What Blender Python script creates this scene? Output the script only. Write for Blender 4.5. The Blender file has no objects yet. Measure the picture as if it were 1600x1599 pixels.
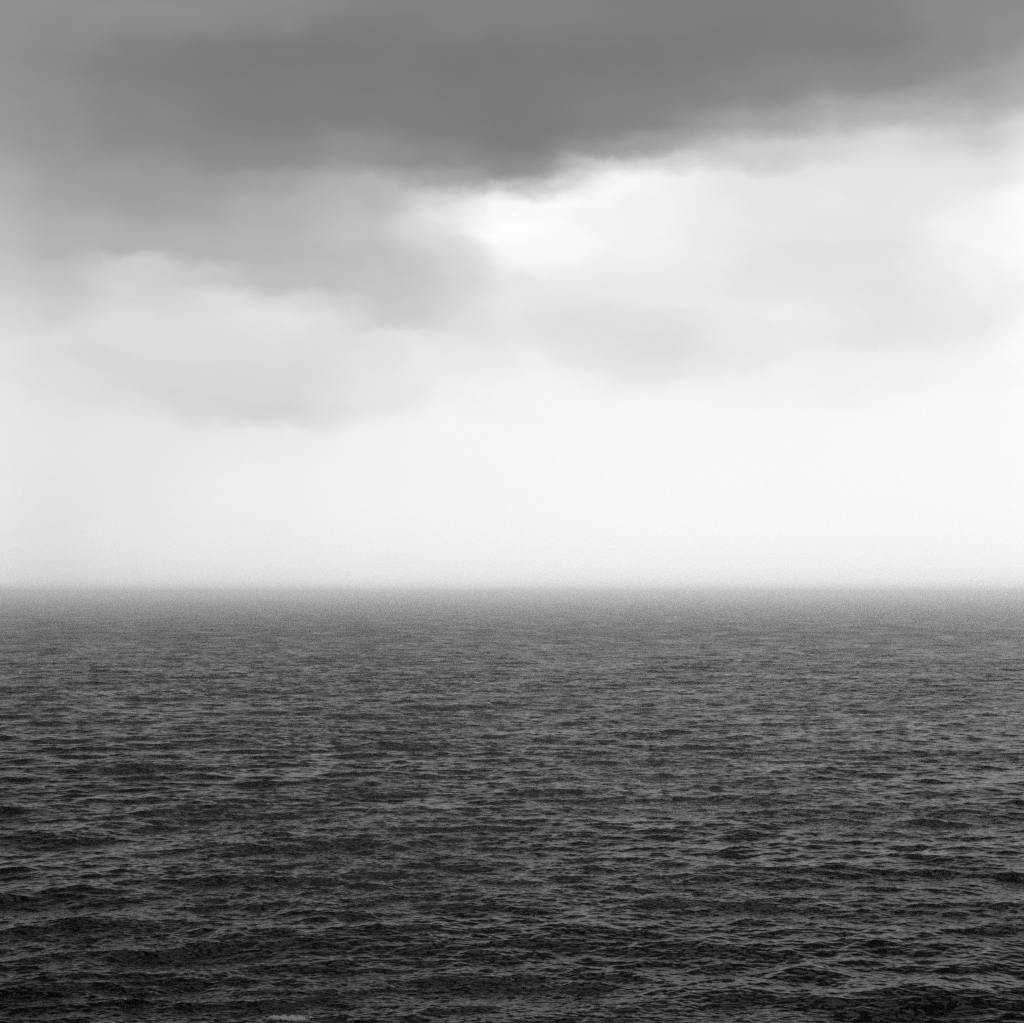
# A grey open sea under a heavy cloud deck, seen from a cliff top in mist (black-and-white photograph).
import bpy, math
import numpy as np

sc = bpy.context.scene
R = math.radians
rng = np.random.default_rng(11)

# ------------------------------------------------------------------ camera
H = 25.0                       # eye height over the mean water level, metres
F_PX = 1463.0                  # focal length in pixels of a 1024 px wide picture
cam_d = bpy.data.cameras.new("camera")
cam_d.sensor_width = 36.0
cam_d.lens = 18.0 / 0.35
cam_d.clip_start = 0.1
cam_d.clip_end = 60000.0
cam = bpy.data.objects.new("camera", cam_d)
sc.collection.objects.link(cam)
cam.location = (0.0, 0.0, H)
cam.rotation_euler = (R(90.0 + 3.16), 0.0, 0.0)
sc.camera = cam

# ------------------------------------------------------------------ render / exposure
sc.view_settings.view_transform = 'Standard'
sc.view_settings.look = 'None'
sc.view_settings.exposure = 0.0
sc.view_settings.gamma = 1.0
sc.render.filter_size = 1.8
sc.cycles.use_denoising = False      # the sampling noise stays as fine grain, like the film's
sc.cycles.max_bounces = 6
sc.cycles.glossy_bounces = 3
sc.cycles.diffuse_bounces = 2
sc.cycles.volume_bounces = 4
sc.cycles.use_adaptive_sampling = False

# ------------------------------------------------------------------ sky (world)
SUN_EL, SUN_AZ = 58.0, 4.0           # veiled sun: degrees up, degrees right of the view
world = bpy.data.worlds.new("World")
sc.world = world
world.use_nodes = True
nt = world.node_tree
nt.nodes.clear()
L = nt.links.new

def N(t, tree=None, **kw):
    n = (tree or nt).nodes.new(t)
    for k, v in kw.items():
        setattr(n, k, v)
    return n

def M(op, a, b=None, c=None, clamp=False, tree=None):
    tr = tree or nt
    n = tr.nodes.new('ShaderNodeMath'); n.operation = op; n.use_clamp = clamp
    for i, v in enumerate((a, b, c)):
        if v is None: continue
        if isinstance(v, (int, float)): n.inputs[i].default_value = v
        else: tr.links.new(v, n.inputs[i])
    return n.outputs[0]

def MIX(f, a, b, tree=None):
    tr = tree or nt
    n = tr.nodes.new('ShaderNodeMix'); n.data_type = 'FLOAT'
    for i, v in ((0, f), (2, a), (3, b)):
        if isinstance(v, (int, float)): n.inputs[i].default_value = v
        else: tr.links.new(v, n.inputs[i])
    return n.outputs[0]

def SMOOTH(v, lo, hi, tree=None, to0=0.0, to1=1.0, kind='SMOOTHSTEP'):
    tr = tree or nt
    n = tr.nodes.new('ShaderNodeMapRange'); n.interpolation_type = kind
    tr.links.new(v, n.inputs[0])
    n.inputs[1].default_value = lo; n.inputs[2].default_value = hi
    n.inputs[3].default_value = to0; n.inputs[4].default_value = to1
    return n.outputs[0]

def lin(s):
    s = s / 255.0
    return s / 12.92 if s <= 0.04045 else ((s + 0.055) / 1.055) ** 2.4

geo = N('ShaderNodeTexCoord')
sep = N('ShaderNodeSeparateXYZ'); L(geo.outputs['Generated'], sep.inputs[0])
dx, dy, dz = sep.outputs
az = M('MULTIPLY', M('ARCTAN2', dx, dy), 57.29578)
el = M('MULTIPLY', M('ARCSINE', dz), 57.29578)

def noise(vec, scale, detail=4.0, rough=0.5, seed=0.0):
    n = N('ShaderNodeTexNoise'); n.noise_dimensions = '4D'
    L(vec, n.inputs['Vector'])
    n.inputs['W'].default_value = seed
    n.inputs['Scale'].default_value = scale
    n.inputs['Detail'].default_value = detail
    n.inputs['Roughness'].default_value = rough
    return n.outputs[0]

# noise space: the direction itself, flattened so that cloud shapes lie down
comb = N('ShaderNodeCombineXYZ')
L(dx, comb.inputs[0]); L(dy, comb.inputs[1]); L(M('MULTIPLY', dz, 1.7), comb.inputs[2])
P = comb.outputs[0]
def wob(scale, detail, seed, rough=0.5):
    return M('SUBTRACT', noise(P, scale, detail, rough, seed), 0.5)
w1 = wob(6.0, 3.0, 1.0); w2 = wob(6.0, 3.0, 7.0)
w3 = wob(22.0, 5.0, 3.0, 0.55); w4 = wob(22.0, 5.0, 9.0, 0.55)
u = M('ADD', az, M('ADD', M('MULTIPLY', w1, 4.5), M('MULTIPLY', w3, 2.8)))
v = M('ADD', el, M('ADD', M('MULTIPLY', w2, 1.1), M('MULTIPLY', w4, 1.7)))

# brightness of the overcast by azimuth (columns) and elevation (stops), both in degrees
COLS = [
 (-21.3, [(0,232),(4,236),(7,236),(9,234),(10.4,222),(12,206),(13.5,192),(15,180),(17.3,156),(20,148),(22,148)]),
 (-17.5, [(0,222),(2,226),(5.5,230),(7.5,226),(9,222),(10.4,205),(11.6,192),(12.8,178),(15,160),(17.3,146),(20,142),(22,144)]),
 (-14.3, [(0,228),(2.5,232),(5.5,232),(7.5,226),(9,223),(10,222),(11.3,206),(12.3,200),(12.9,176),(15.1,156),(17.3,136),(19.5,132),(21.8,140)]),
 (-9.8,  [(0,236),(4,240),(5.8,236),(7,224),(9,222),(10.4,227),(11.2,214),(12.1,190),(13,180),(14.8,170),(15.7,158),(16.6,138),(18,127),(20.2,126),(22.5,139)]),
 (-5.0,  [(0,240),(3,244),(5.6,243),(7.5,236),(9.2,230),(9.9,226),(10.5,208),(12,200),(13.2,194),(14.4,189),(15.6,180),(16.8,147),(18.2,126),(20.6,122),(23,135)]),
 (-1.8,  [(0,242),(3,246),(6.5,246),(8,240),(9.4,234),(10.5,222),(12,216),(13.2,218),(14.4,224),(15.3,212),(16.1,160),(16.9,136),(18,124),(20.4,120),(22,132)]),
 (0.4,   [(0,243),(3,247),(7.9,246),(9.2,239),(10.5,230),(12,233),(13,246),(14.2,252),(15.0,250),(15.7,190),(16.2,138),(17.3,122),(20.2,120),(22,130)]),
 (5.0,   [(0,245),(3,249),(7.4,247),(8.5,236),(9.6,228),(11.7,236),(13,243),(14.7,244),(15.8,246),(16.5,212),(17,158),(18,131),(20.4,122),(22.4,128)]),
 (9.8,   [(0,245),(3,249),(6.5,248),(8,243),(9.4,240),(10.6,243),(11.6,235),(13,232),(14.5,232),(15.8,228),(16.8,208),(17.8,166),(19,136),(21.1,125),(22.5,128)]),
 (14.6,  [(0,246),(3,249),(6.5,249),(8.7,241),(9.6,232),(11.3,230),(12.6,231),(14.2,230),(15.9,228),(16.9,220),(18,180),(19.2,140),(20.5,126),(22,130)]),
 (18.0,  [(0,247),(3,250),(6.5,250),(8.5,246),(10,238),(12.3,246),(14,244),(15.6,228),(17,205),(18.6,162),(19.8,140),(21.5,140)]),
 (20.0, [(0,250),(3,252),(9,252),(14,252),(15.5,244),(17,226),(18.6,172),(20,146),(22,140)]),
]
VMAX = 30.0
vn = M('DIVIDE', v, VMAX, clamp=True)
prev = None; last = None
for i, (uc, stops) in enumerate(COLS):
    cr = N('ShaderNodeValToRGB'); r_ = cr.color_ramp; r_.interpolation = 'EASE'
    L(vn, cr.inputs[0])
    r_.elements[0].position = 0.0; r_.elements[1].position = 1.0
    end = 128 + 4 * (i % 3)
    r_.elements[1].color = (lin(end),) * 3 + (1,)
    r_.elements[0].color = (lin(stops[0][1]),) * 3 + (1,)
    for e_, g in stops[1:]:
        x = r_.elements.new(e_ / VMAX); x.color = (lin(g),) * 3 + (1,)
    bw = N('ShaderNodeRGBToBW'); L(cr.outputs[0], bw.inputs[0])
    if prev is None: prev = bw.outputs[0]
    else: prev = MIX(SMOOTH(u, last, uc), prev, bw.outputs[0])
    last = uc
tone = prev

# cloud bodies with their own edges: (az, el, half width, half height, tilt, edge softness, factor)
# factor < 1: thicker cloud, > 1: a thin bright gap
def body(tone, a, e, ra, re_, tilt, soft, fac):
    t = math.tan(R(tilt))
    du = M('SUBTRACT', u, a)
    dv = M('SUBTRACT', M('SUBTRACT', v, e), M('MULTIPLY', du, t))
    q = M('ADD', M('POWER', M('ABSOLUTE', M('DIVIDE', du, ra)), 2.0), M('POWER', M('ABSOLUTE', M('DIVIDE', dv, re_)), 2.0))
    m = SMOOTH(q, 1.0 - soft, 1.0 + soft, to0=1.0, to1=0.0)
    return M('MULTIPLY', tone, MIX(m, 1.0, fac))
for b in [
    (-9.0, 9.2, 6.3, 2.0, -2, .22, 1.03),
    (-9.4, 8.4, 6.6, 2.2, -3, .40, .945),     # broad pale lens on the left
    (-14.0, 7.7, 5.6, 1.1, -6, .5, .97),    # its lower left tongue
    (-9.8, 7.6, 4.8, 1.3, -3, .5, .975),
    (-13.4, 11.8, 3.0, .9, 0, .35, 1.055),     # bright top over the lens
    (-9.0, 11.1, 3.2, .7, -4, .6, 1.035),
    (-5.4, 11.9, 3.4, 1.6, -2, .60, .95),
    (5.4, 9.8, 5.2, 1.4, -4, .35, .95),      # lens right of the middle
    (14.0, 11.3, 6.0, 2.2, -2, .35, .96),
    (1.8, 13.5, 2.0, 1.3, -8, .99, 1.045),      # the veiled sun breaking through
    (-1.2, 14.3, 1.3, .4, -24, .9, 1.05),
    (3.6, 15.4, 1.5, .5, 12, .6, 1.05),
    (7.6, 16.3, 1.6, .33, 2, .9, .95),
    (10.0, 16.3, 1.1, .33, 0, .9, .94),
    (11.2, 15.2, 2.6, .5, -12, .6, 1.03),
    (-38.0, 12.0, 15.0, 12.0, 0, .8, .45),     # unseen dark cloud added on the left to dim the sea's reflection there
    (-13, 19.9, 6, .9, 8, .9, .95),
    (-11.5, 21.6, 5, .8, 8, .9, 1.08),
]:
    tone = body(tone, *b)
# soft unevenness over the whole overcast, stronger in the thick deck
var = M('ADD', M('MULTIPLY', wob(9.0, 5.0, 21.0, .5), 0.16), M('MULTIPLY', wob(30.0, 4.0, 31.0, .5), 0.05))
var = M('MULTIPLY', var, SMOOTH(el, 3.0, 16.0))
tone = M('MULTIPLY', tone, M('ADD', 1.0, var))
tone = M('MULTIPLY', tone, SMOOTH(el, 15.5, 18.5, to0=1.0, to1=.93))
# unseen sky overhead and behind the viewer, made near black to darken the water
over = SMOOTH(noise(P, 2.2, 4.0, .5, 41.0), .35, .7, to0=.75, to1=1.35)
tone = MIX(SMOOTH(el, 21.0, 34.0), tone, M('MULTIPLY', over, 0.03))

sky = N('ShaderNodeTexSky'); sky.sky_type = 'NISHITA'; sky.sun_disc = False
sky.sun_elevation = R(SUN_EL); sky.sun_rotation = R(SUN_AZ)
sky.air_density = 1.0; sky.dust_density = 2.0
skybw = N('ShaderNodeRGBToBW'); L(sky.outputs[0], skybw.inputs[0])
STR = 0.1
clear = M('MINIMUM', skybw.outputs[0], 1.0 / STR)
val = MIX(0.96, clear, M('DIVIDE', tone, STR))
cc = N('ShaderNodeCombineColor'); [L(val, cc.inputs[i]) for i in range(3)]
bg = N('ShaderNodeBackground'); bg.inputs[1].default_value = STR
L(cc.outputs[0], bg.inputs[0])
wo = N('ShaderNodeOutputWorld'); L(bg.outputs[0], wo.inputs[0])
world.cycles.sampling_method = 'MANUAL'; world.cycles.sample_map_resolution = 1024

# ------------------------------------------------------------------ sun behind the cloud
sd = bpy.data.lights.new("sun", 'SUN'); sd.energy = 0.5; sd.angle = R(30.0); sd.color = (1, 1, 1)
so = bpy.data.objects.new("sun", sd); sc.collection.objects.link(so)
so.rotation_euler = (R(90.0 - SUN_EL), 0.0, R(180.0 - SUN_AZ))

# ------------------------------------------------------------------ sea surface
WIND = R(97.0)      # direction the waves run along, from +x: nearly along the view
# octave: shortest wave, longest wave, rms slope, spreading exponent, direction offset
OCT = [
    (0.20, 0.40, .062, 1.2, 14), (0.40, 0.80, .084, 1.5, -14), (0.80, 1.6, .088, 1.7, 12), (1.6, 3.2, .084, 1.9, -10),
    (3.2, 6.4, .070, 2.2, 10), (6.4, 12.8, .062, 2.4, -8), (12.8, 25., .046, 4.0, 12),
]
CHOP = 1.0
def tile(l0, l1, slope, spread, doff, n=768):
    """one octave of wind waves as a periodic height / displacement tile"""
    size = l0 * 52.0
    k1 = 2 * np.pi * np.fft.fftfreq(n, size / n)
    kx, ky = np.meshgrid(k1, k1, indexing='ij')
    k = np.hypot(kx, ky); k[0, 0] = 1.0
    lam = 2 * np.pi / k
    lo = np.log2(lam / l0)
    w = np.clip(1.15 - np.abs(lo - .5) * 1.1, 0, 1)       # overlapping octaves
    d = np.abs(np.cos(np.arctan2(ky, kx) - WIND - R(doff))) ** (2 * spread)
    amp = np.sqrt(w * (d + .04)) * k ** -2.0
    amp[0, 0] = 0
    ph = (rng.normal(size=k.shape) + 1j * rng.normal(size=k.shape)) * amp
    hgt = np.fft.ifft2(ph).real
    sx = np.fft.ifft2(1j * kx * ph).real; sy = np.fft.ifft2(1j * ky * ph).real
    s = slope / math.sqrt((sx ** 2 + sy ** 2).mean())
    ddx = np.fft.ifft2(1j * kx / k * ph).real
    ddy = np.fft.ifft2(1j * ky / k * ph).real
    return size, (hgt * s).astype(np.float32), (ddx * s).astype(np.float32), (ddy * s).astype(np.float32)

def sample(t, size, x, y):
    n = t.shape[0]
    fx = (x / size * n) % n; fy = (y / size * n) % n
    ix = fx.astype(np.int32); iy = fy.astype(np.int32)
    fx = (fx - ix).astype(np.float32); fy = (fy - iy).astype(np.float32)
    ix %= n; iy %= n; jx = (ix + 1) % n; jy = (iy + 1) % n
    return (t[ix, iy] * (1 - fx) + t[jx, iy] * fx) * (1 - fy) + (t[ix, jy] * (1 - fx) + t[jx, jy] * fx) * fy

OX, OY = 431.0, 217.0
TILES = [tile(*o) for o in OCT]
def waves(x, y, gap, gap_r=None):
    """displacement of the points (x, y) by every octave that the local mesh spacing can carry"""
    z = np.zeros_like(x); qx = np.zeros_like(x); qy = np.zeros_like(x)
    for i, (o, (size, h, ax, ay)) in enumerate(zip(OCT, TILES)):
        lam = o[0]
        w = np.clip((lam / gap - 1.3) / 1.8, 0, 1)
        if gap_r is not None: w = w * np.clip((lam / gap_r - .25) / 1.6, 0, 1)
        w = w * w * (3 - 2 * w)
        if not w.any(): continue
        xs, ys = x + OX * (i + 1), y + OY * (i + 1)
        z += w * sample(h, size, xs, ys)
        qx += w * sample(ax, size, xs, ys); qy += w * sample(ay, size, xs, ys)
    return z, qx * CHOP, qy * CHOP

# rings: dense where the picture looks along the water, coarse elsewhere
p = np.concatenate([np.arange(470.0, 180.0, -0.36), np.arange(180.0, 100.0, -0.25), np.arange(100.0, 12.0, -0.11), np.arange(12.0, 1.9, -0.22)])
rings = np.concatenate([[4, 10, 18, 26, 34, 42, 50, 58, 65, 71.0], H * F_PX / p])
rings = np.unique(np.round(rings, 5))
fine = np.arange(-25.0, 25.0001, 0.042)
side = np.concatenate([np.linspace(25.3, 45, 50), np.linspace(46, 180, 90)])
azs = np.radians(np.concatenate([-side[::-1][1:], fine, side]))
nr, na = len(rings), len(azs)
RR, AA = np.meshgrid(rings, azs, indexing='ij')
gap_r = np.gradient(rings)[:, None]
gap_a = np.gradient(azs)[None, :] * RR
gap = np.maximum(gap_r + 0 * AA, gap_a)
X = (RR * np.sin(AA)).ravel(); Y = (RR * np.cos(AA)).ravel(); G = gap.ravel()
z, qx, qy = waves(X, Y, (gap_a + 0 * RR).ravel(), (gap_r + 0 * AA).ravel())
co = np.empty((nr * na, 3), np.float32)
co[:, 0] = X + qx; co[:, 1] = Y + qy; co[:, 2] = z

i = np.arange(nr - 1)[:, None] * na; j = np.arange(na)[None, :]; j2 = (j + 1) % na
quads = np.stack([i + j, i + na + j, i + na + j2, i + j2], -1).reshape(-1, 4)[:, ::-1].astype(np.int32)
# the disc inside the innermost ring
co = np.vstack([co, [[0, 0, 0]]]).astype(np.float32)
cidx = nr * na
tris = np.stack([np.full(na, cidx), (np.arange(na) + 1) % na, np.arange(na)], -1)[:, ::-1].astype(np.int32)
loops = np.concatenate([quads.ravel(), tris.ravel()[::1]])
nq, ntri = len(quads), len(tris)
me = bpy.data.meshes.new("sea")
me.vertices.add(len(co)); me.vertices.foreach_set("co", co.ravel())
me.loops.add(len(loops)); me.loops.foreach_set("vertex_index", loops)
starts = np.concatenate([np.arange(nq) * 4, nq * 4 + np.arange(ntri) * 3]).astype(np.int32)
me.polygons.add(nq + ntri)
me.polygons.foreach_set("loop_start", starts)
me.update(calc_edges=True)
me.polygons.foreach_set("use_smooth", np.ones(nq + ntri, bool))
# how fine the mesh is here, so that the ripple normals take over the waves it cannot carry
at = me.attributes.new("mesh_gap", 'FLOAT', 'POINT')
at.data.foreach_set("value", np.concatenate([G, [5.0]]).astype(np.float32))
me.validate()
nz = np.array([me.polygons[k].normal.z for k in (0, nq // 2, nq + 3)])
if nz[1] < 0: me.flip_normals()
sea = bpy.data.objects.new("sea", me); sc.collection.objects.link(sea)
sea["kind"] = "structure"
sea["label"] = "dark choppy open sea reaching to the misty horizon"

# water material
wm = bpy.data.materials.new("sea_water"); wm.use_nodes = True
t = wm.node_tree; t.nodes.clear(); TL = t.links.new
pos = N('ShaderNodeNewGeometry', t)
gapn = N('ShaderNodeAttribute', t); gapn.attribute_name = "mesh_gap"
G_ = gapn.outputs['Fac']
def slopes(lam, amp, seed, detail, stretch):
    """slope (dh/dx, dh/dy) of a noise wave field by finite differences over a fixed length"""
    out = []
    dlt = lam * 0.08
    outs = []
    for off in ((0, 0), (dlt, 0), (0, dlt)):
        va = N('ShaderNodeVectorMath', t); va.operation = 'ADD'
        TL(pos.outputs['Position'], va.inputs[0]); va.inputs[1].default_value = (off[0] + seed * 3.7, off[1] + seed * 1.3, 0)
        vm = N('ShaderNodeVectorMath', t); vm.operation = 'MULTIPLY'
        TL(va.outputs[0], vm.inputs[0]); vm.inputs[1].default_value = (stretch / lam, 1.0 / lam, 0.0)
        n = N('ShaderNodeTexNoise', t); n.noise_dimensions = '2D'
        TL(vm.outputs[0], n.inputs['Vector'])
        n.inputs['Scale'].default_value = 1.0; n.inputs['Detail'].default_value = detail
        n.inputs['Roughness'].default_value = 0.5
        outs.append(n.outputs[0])
    k = amp / 0.08
    return [M('MULTIPLY', M('SUBTRACT', outs[q], outs[0], tree=t), k, tree=t) for q in (1, 2)]
s1 = slopes(0.34, 0.20, 1, 1.0, .45)
s2 = slopes(1.3, 0.36, 5, 1.0, .50)
s3 = slopes(5.0, 0.26, 9, 1.0, .45)
f2 = SMOOTH(G_, 0.12, 0.5, tree=t); f3 = SMOOTH(G_, 1.0, 3.5, tree=t)
nx = M('ADD', s1[0], M('ADD', M('MULTIPLY', s2[0], f2, tree=t), M('MULTIPLY', s3[0], f3, tree=t), tree=t), tree=t)
ny = M('ADD', s1[1], M('ADD', M('MULTIPLY', s2[1], f2, tree=t), M('MULTIPLY', s3[1], f3, tree=t), tree=t), tree=t)
# patches where gusts roughen the water or leave it smoother
gn = N('ShaderNodeTexNoise', t); gn.noise_dimensions = '2D'
gm = N('ShaderNodeVectorMath', t); gm.operation = 'MULTIPLY'
TL(pos.outputs['Position'], gm.inputs[0]); gm.inputs[1].default_value = (1 / 45., 1 / 30., 0)
TL(gm.outputs[0], gn.inputs['Vector']); gn.inputs['Scale'].default_value = 1.0; gn.inputs['Detail'].default_value = 5.0
gust = SMOOTH(gn.outputs[0], .32, .68, tree=t, to0=.45, to1=1.5)
g2 = N('ShaderNodeTexNoise', t); g2.noise_dimensions = '2D'
gm2 = N('ShaderNodeVectorMath', t); gm2.operation = 'MULTIPLY'
TL(pos.outputs['Position'], gm2.inputs[0]); gm2.inputs[1].default_value = (1 / 26., 1 / 55., 0)
TL(gm2.outputs[0], g2.inputs['Vector']); g2.inputs['Scale'].default_value = 1.0; g2.inputs['Detail'].default_value = 4.0
g2.inputs['Roughness'].default_value = .6
gust2 = SMOOTH(g2.outputs[0], .30, .70, tree=t, to0=.74, to1=1.28)
cv = N('ShaderNodeCombineXYZ', t)
TL(M('MULTIPLY', M('MULTIPLY', nx, gust, tree=t), -1.0, tree=t), cv.inputs[0])
TL(M('MULTIPLY', M('MULTIPLY', ny, gust, tree=t), -1.0, tree=t), cv.inputs[1])
add = N('ShaderNodeVectorMath', t); add.operation = 'ADD'
TL(pos.outputs['Normal'], add.inputs[0]); TL(cv.outputs[0], add.inputs[1])
nrm = N('ShaderNodeVectorMath', t); nrm.operation = 'NORMALIZE'; TL(add.outputs[0], nrm.inputs[0])
pb = N('ShaderNodeBsdfPrincipled', t)
pb.inputs['Base Color'].default_value = (.004, .004, .004, 1)
pb.inputs['IOR'].default_value = 1.112
TL(M('MULTIPLY', gust2, SMOOTH(G_, 0.06, 2.2, tree=t, to0=.10, to1=.27, kind='LINEAR'), tree=t), pb.inputs['Roughness'])   # waves finer than the mesh
TL(nrm.outputs[0], pb.inputs['Normal'])
mo = N('ShaderNodeOutputMaterial', t); TL(pb.outputs[0], mo.inputs[0])
me.materials.append(wm)

# ------------------------------------------------------------------ foam of one breaking crest
fx, fy = -13.15, 87.2
nxg, nyg = 150, 60
gx, gy = np.meshgrid(np.linspace(-1.5, 1.5, nxg), np.linspace(-.5, .5, nyg), indexing='ij')
nz1 = rng.normal(size=(nxg, nyg))
def blur(a, k):
    ker = np.ones(k) / k
    a = np.apply_along_axis(lambda r_: np.convolve(r_, ker, 'same'), 0, a)
    return np.apply_along_axis(lambda r_: np.convolve(r_, ker, 'same'), 1, a)
fine_n = blur(nz1, 5); fine_n /= fine_n.std()
mid_n = blur(rng.normal(size=(nxg, nyg)), 11); mid_n /= mid_n.std()
edge = 1 - (gx / 1.15) ** 2 - ((gy + .1 * np.sin(gx * 3)) / .36) ** 2 + .28 * mid_n
keep = edge > 0
wx, wy = (gx + fx).ravel(), (gy + fy).ravel()
zz, q1, q2 = waves(wx, wy, np.full(wx.shape, .1))
top = zz.reshape(gx.shape) + .015 + np.clip(edge, 0, .6) * (.16 + .035 * fine_n + .03 * mid_n)
fv = np.stack([wx + q1, wy + q2, top.ravel()], -1)
faces = []
for a in range(nxg - 1):
    for b in range(nyg - 1):
        if keep[a, b] and keep[a + 1, b] and keep[a, b + 1] and keep[a + 1, b + 1]:
            faces.append((a * nyg + b, (a + 1) * nyg + b, (a + 1) * nyg + b + 1, a * nyg + b + 1))
used = sorted({q for f in faces for q in f}); remap = {q: n for n, q in enumerate(used)}
fm = bpy.data.meshes.new("foam")
fm.from_pydata([tuple(fv[q]) for q in used], [], [tuple(remap[q] for q in f) for f in faces])
fm.polygons.foreach_set("use_smooth", np.ones(len(fm.polygons), bool))
foam = bpy.data.objects.new("foam", fm); sc.collection.objects.link(foam)
foam["kind"] = "stuff"; foam["label"] = "white foam on a breaking wave crest"
sol = foam.modifiers.new("thickness", 'SOLIDIFY'); sol.thickness = .05; sol.offset = -1
fmat = bpy.data.materials.new("sea_foam"); fmat.use_nodes = True
fb = fmat.node_tree.nodes['Principled BSDF']
fb.inputs['Roughness'].default_value = .9
fnz = fmat.node_tree.nodes.new('ShaderNodeTexNoise'); fnz.inputs['Scale'].default_value = 14; fnz.inputs['Detail'].default_value = 4
fcr = fmat.node_tree.nodes.new('ShaderNodeValToRGB')
fcr.color_ramp.elements[0].position = .35; fcr.color_ramp.elements[0].color = (.65, .65, .65, 1)
fcr.color_ramp.elements[1].position = .65; fcr.color_ramp.elements[1].color = (.92, .92, .92, 1)
fg = fmat.node_tree.nodes.new('ShaderNodeNewGeometry')
fmat.node_tree.links.new(fg.outputs['Position'], fnz.inputs['Vector'])
fmat.node_tree.links.new(fnz.outputs[0], fcr.inputs[0]); fmat.node_tree.links.new(fcr.outputs[0], fb.inputs['Base Color'])
fm.materials.append(fmat)

# ------------------------------------------------------------------ haze
RMAX = float(rings[-1])
bx = RMAX + 400.0
z0, z1 = -4.0, H + 9.0
hm = bpy.data.meshes.new("haze")
hv = [(sx * bx, sy * bx, zz_) for zz_ in (z0, z1) for sx, sy in ((-1, -1), (1, -1), (1, 1), (-1, 1))]
hm.from_pydata(hv, [], [(3, 2, 1, 0), (4, 5, 6, 7), (0, 1, 5, 4), (1, 2, 6, 5), (2, 3, 7, 6), (3, 0, 4, 7)])
haze = bpy.data.objects.new("haze", hm); sc.collection.objects.link(haze)
haze["kind"] = "stuff"; haze["label"] = "pale sea mist softening the horizon"
hz = bpy.data.materials.new("haze_air"); hz.use_nodes = True
ht = hz.node_tree; ht.nodes.clear()
pv = ht.nodes.new('ShaderNodeVolumePrincipled')
pv.inputs['Color'].default_value = (1, 1, 1, 1)
pv.inputs['Density'].default_value = 0.00058
pv.inputs['Anisotropy'].default_value = 0.98
ho = ht.nodes.new('ShaderNodeOutputMaterial'); ht.links.new(pv.outputs[0], ho.inputs['Volume'])
hm.materials.append(hz)
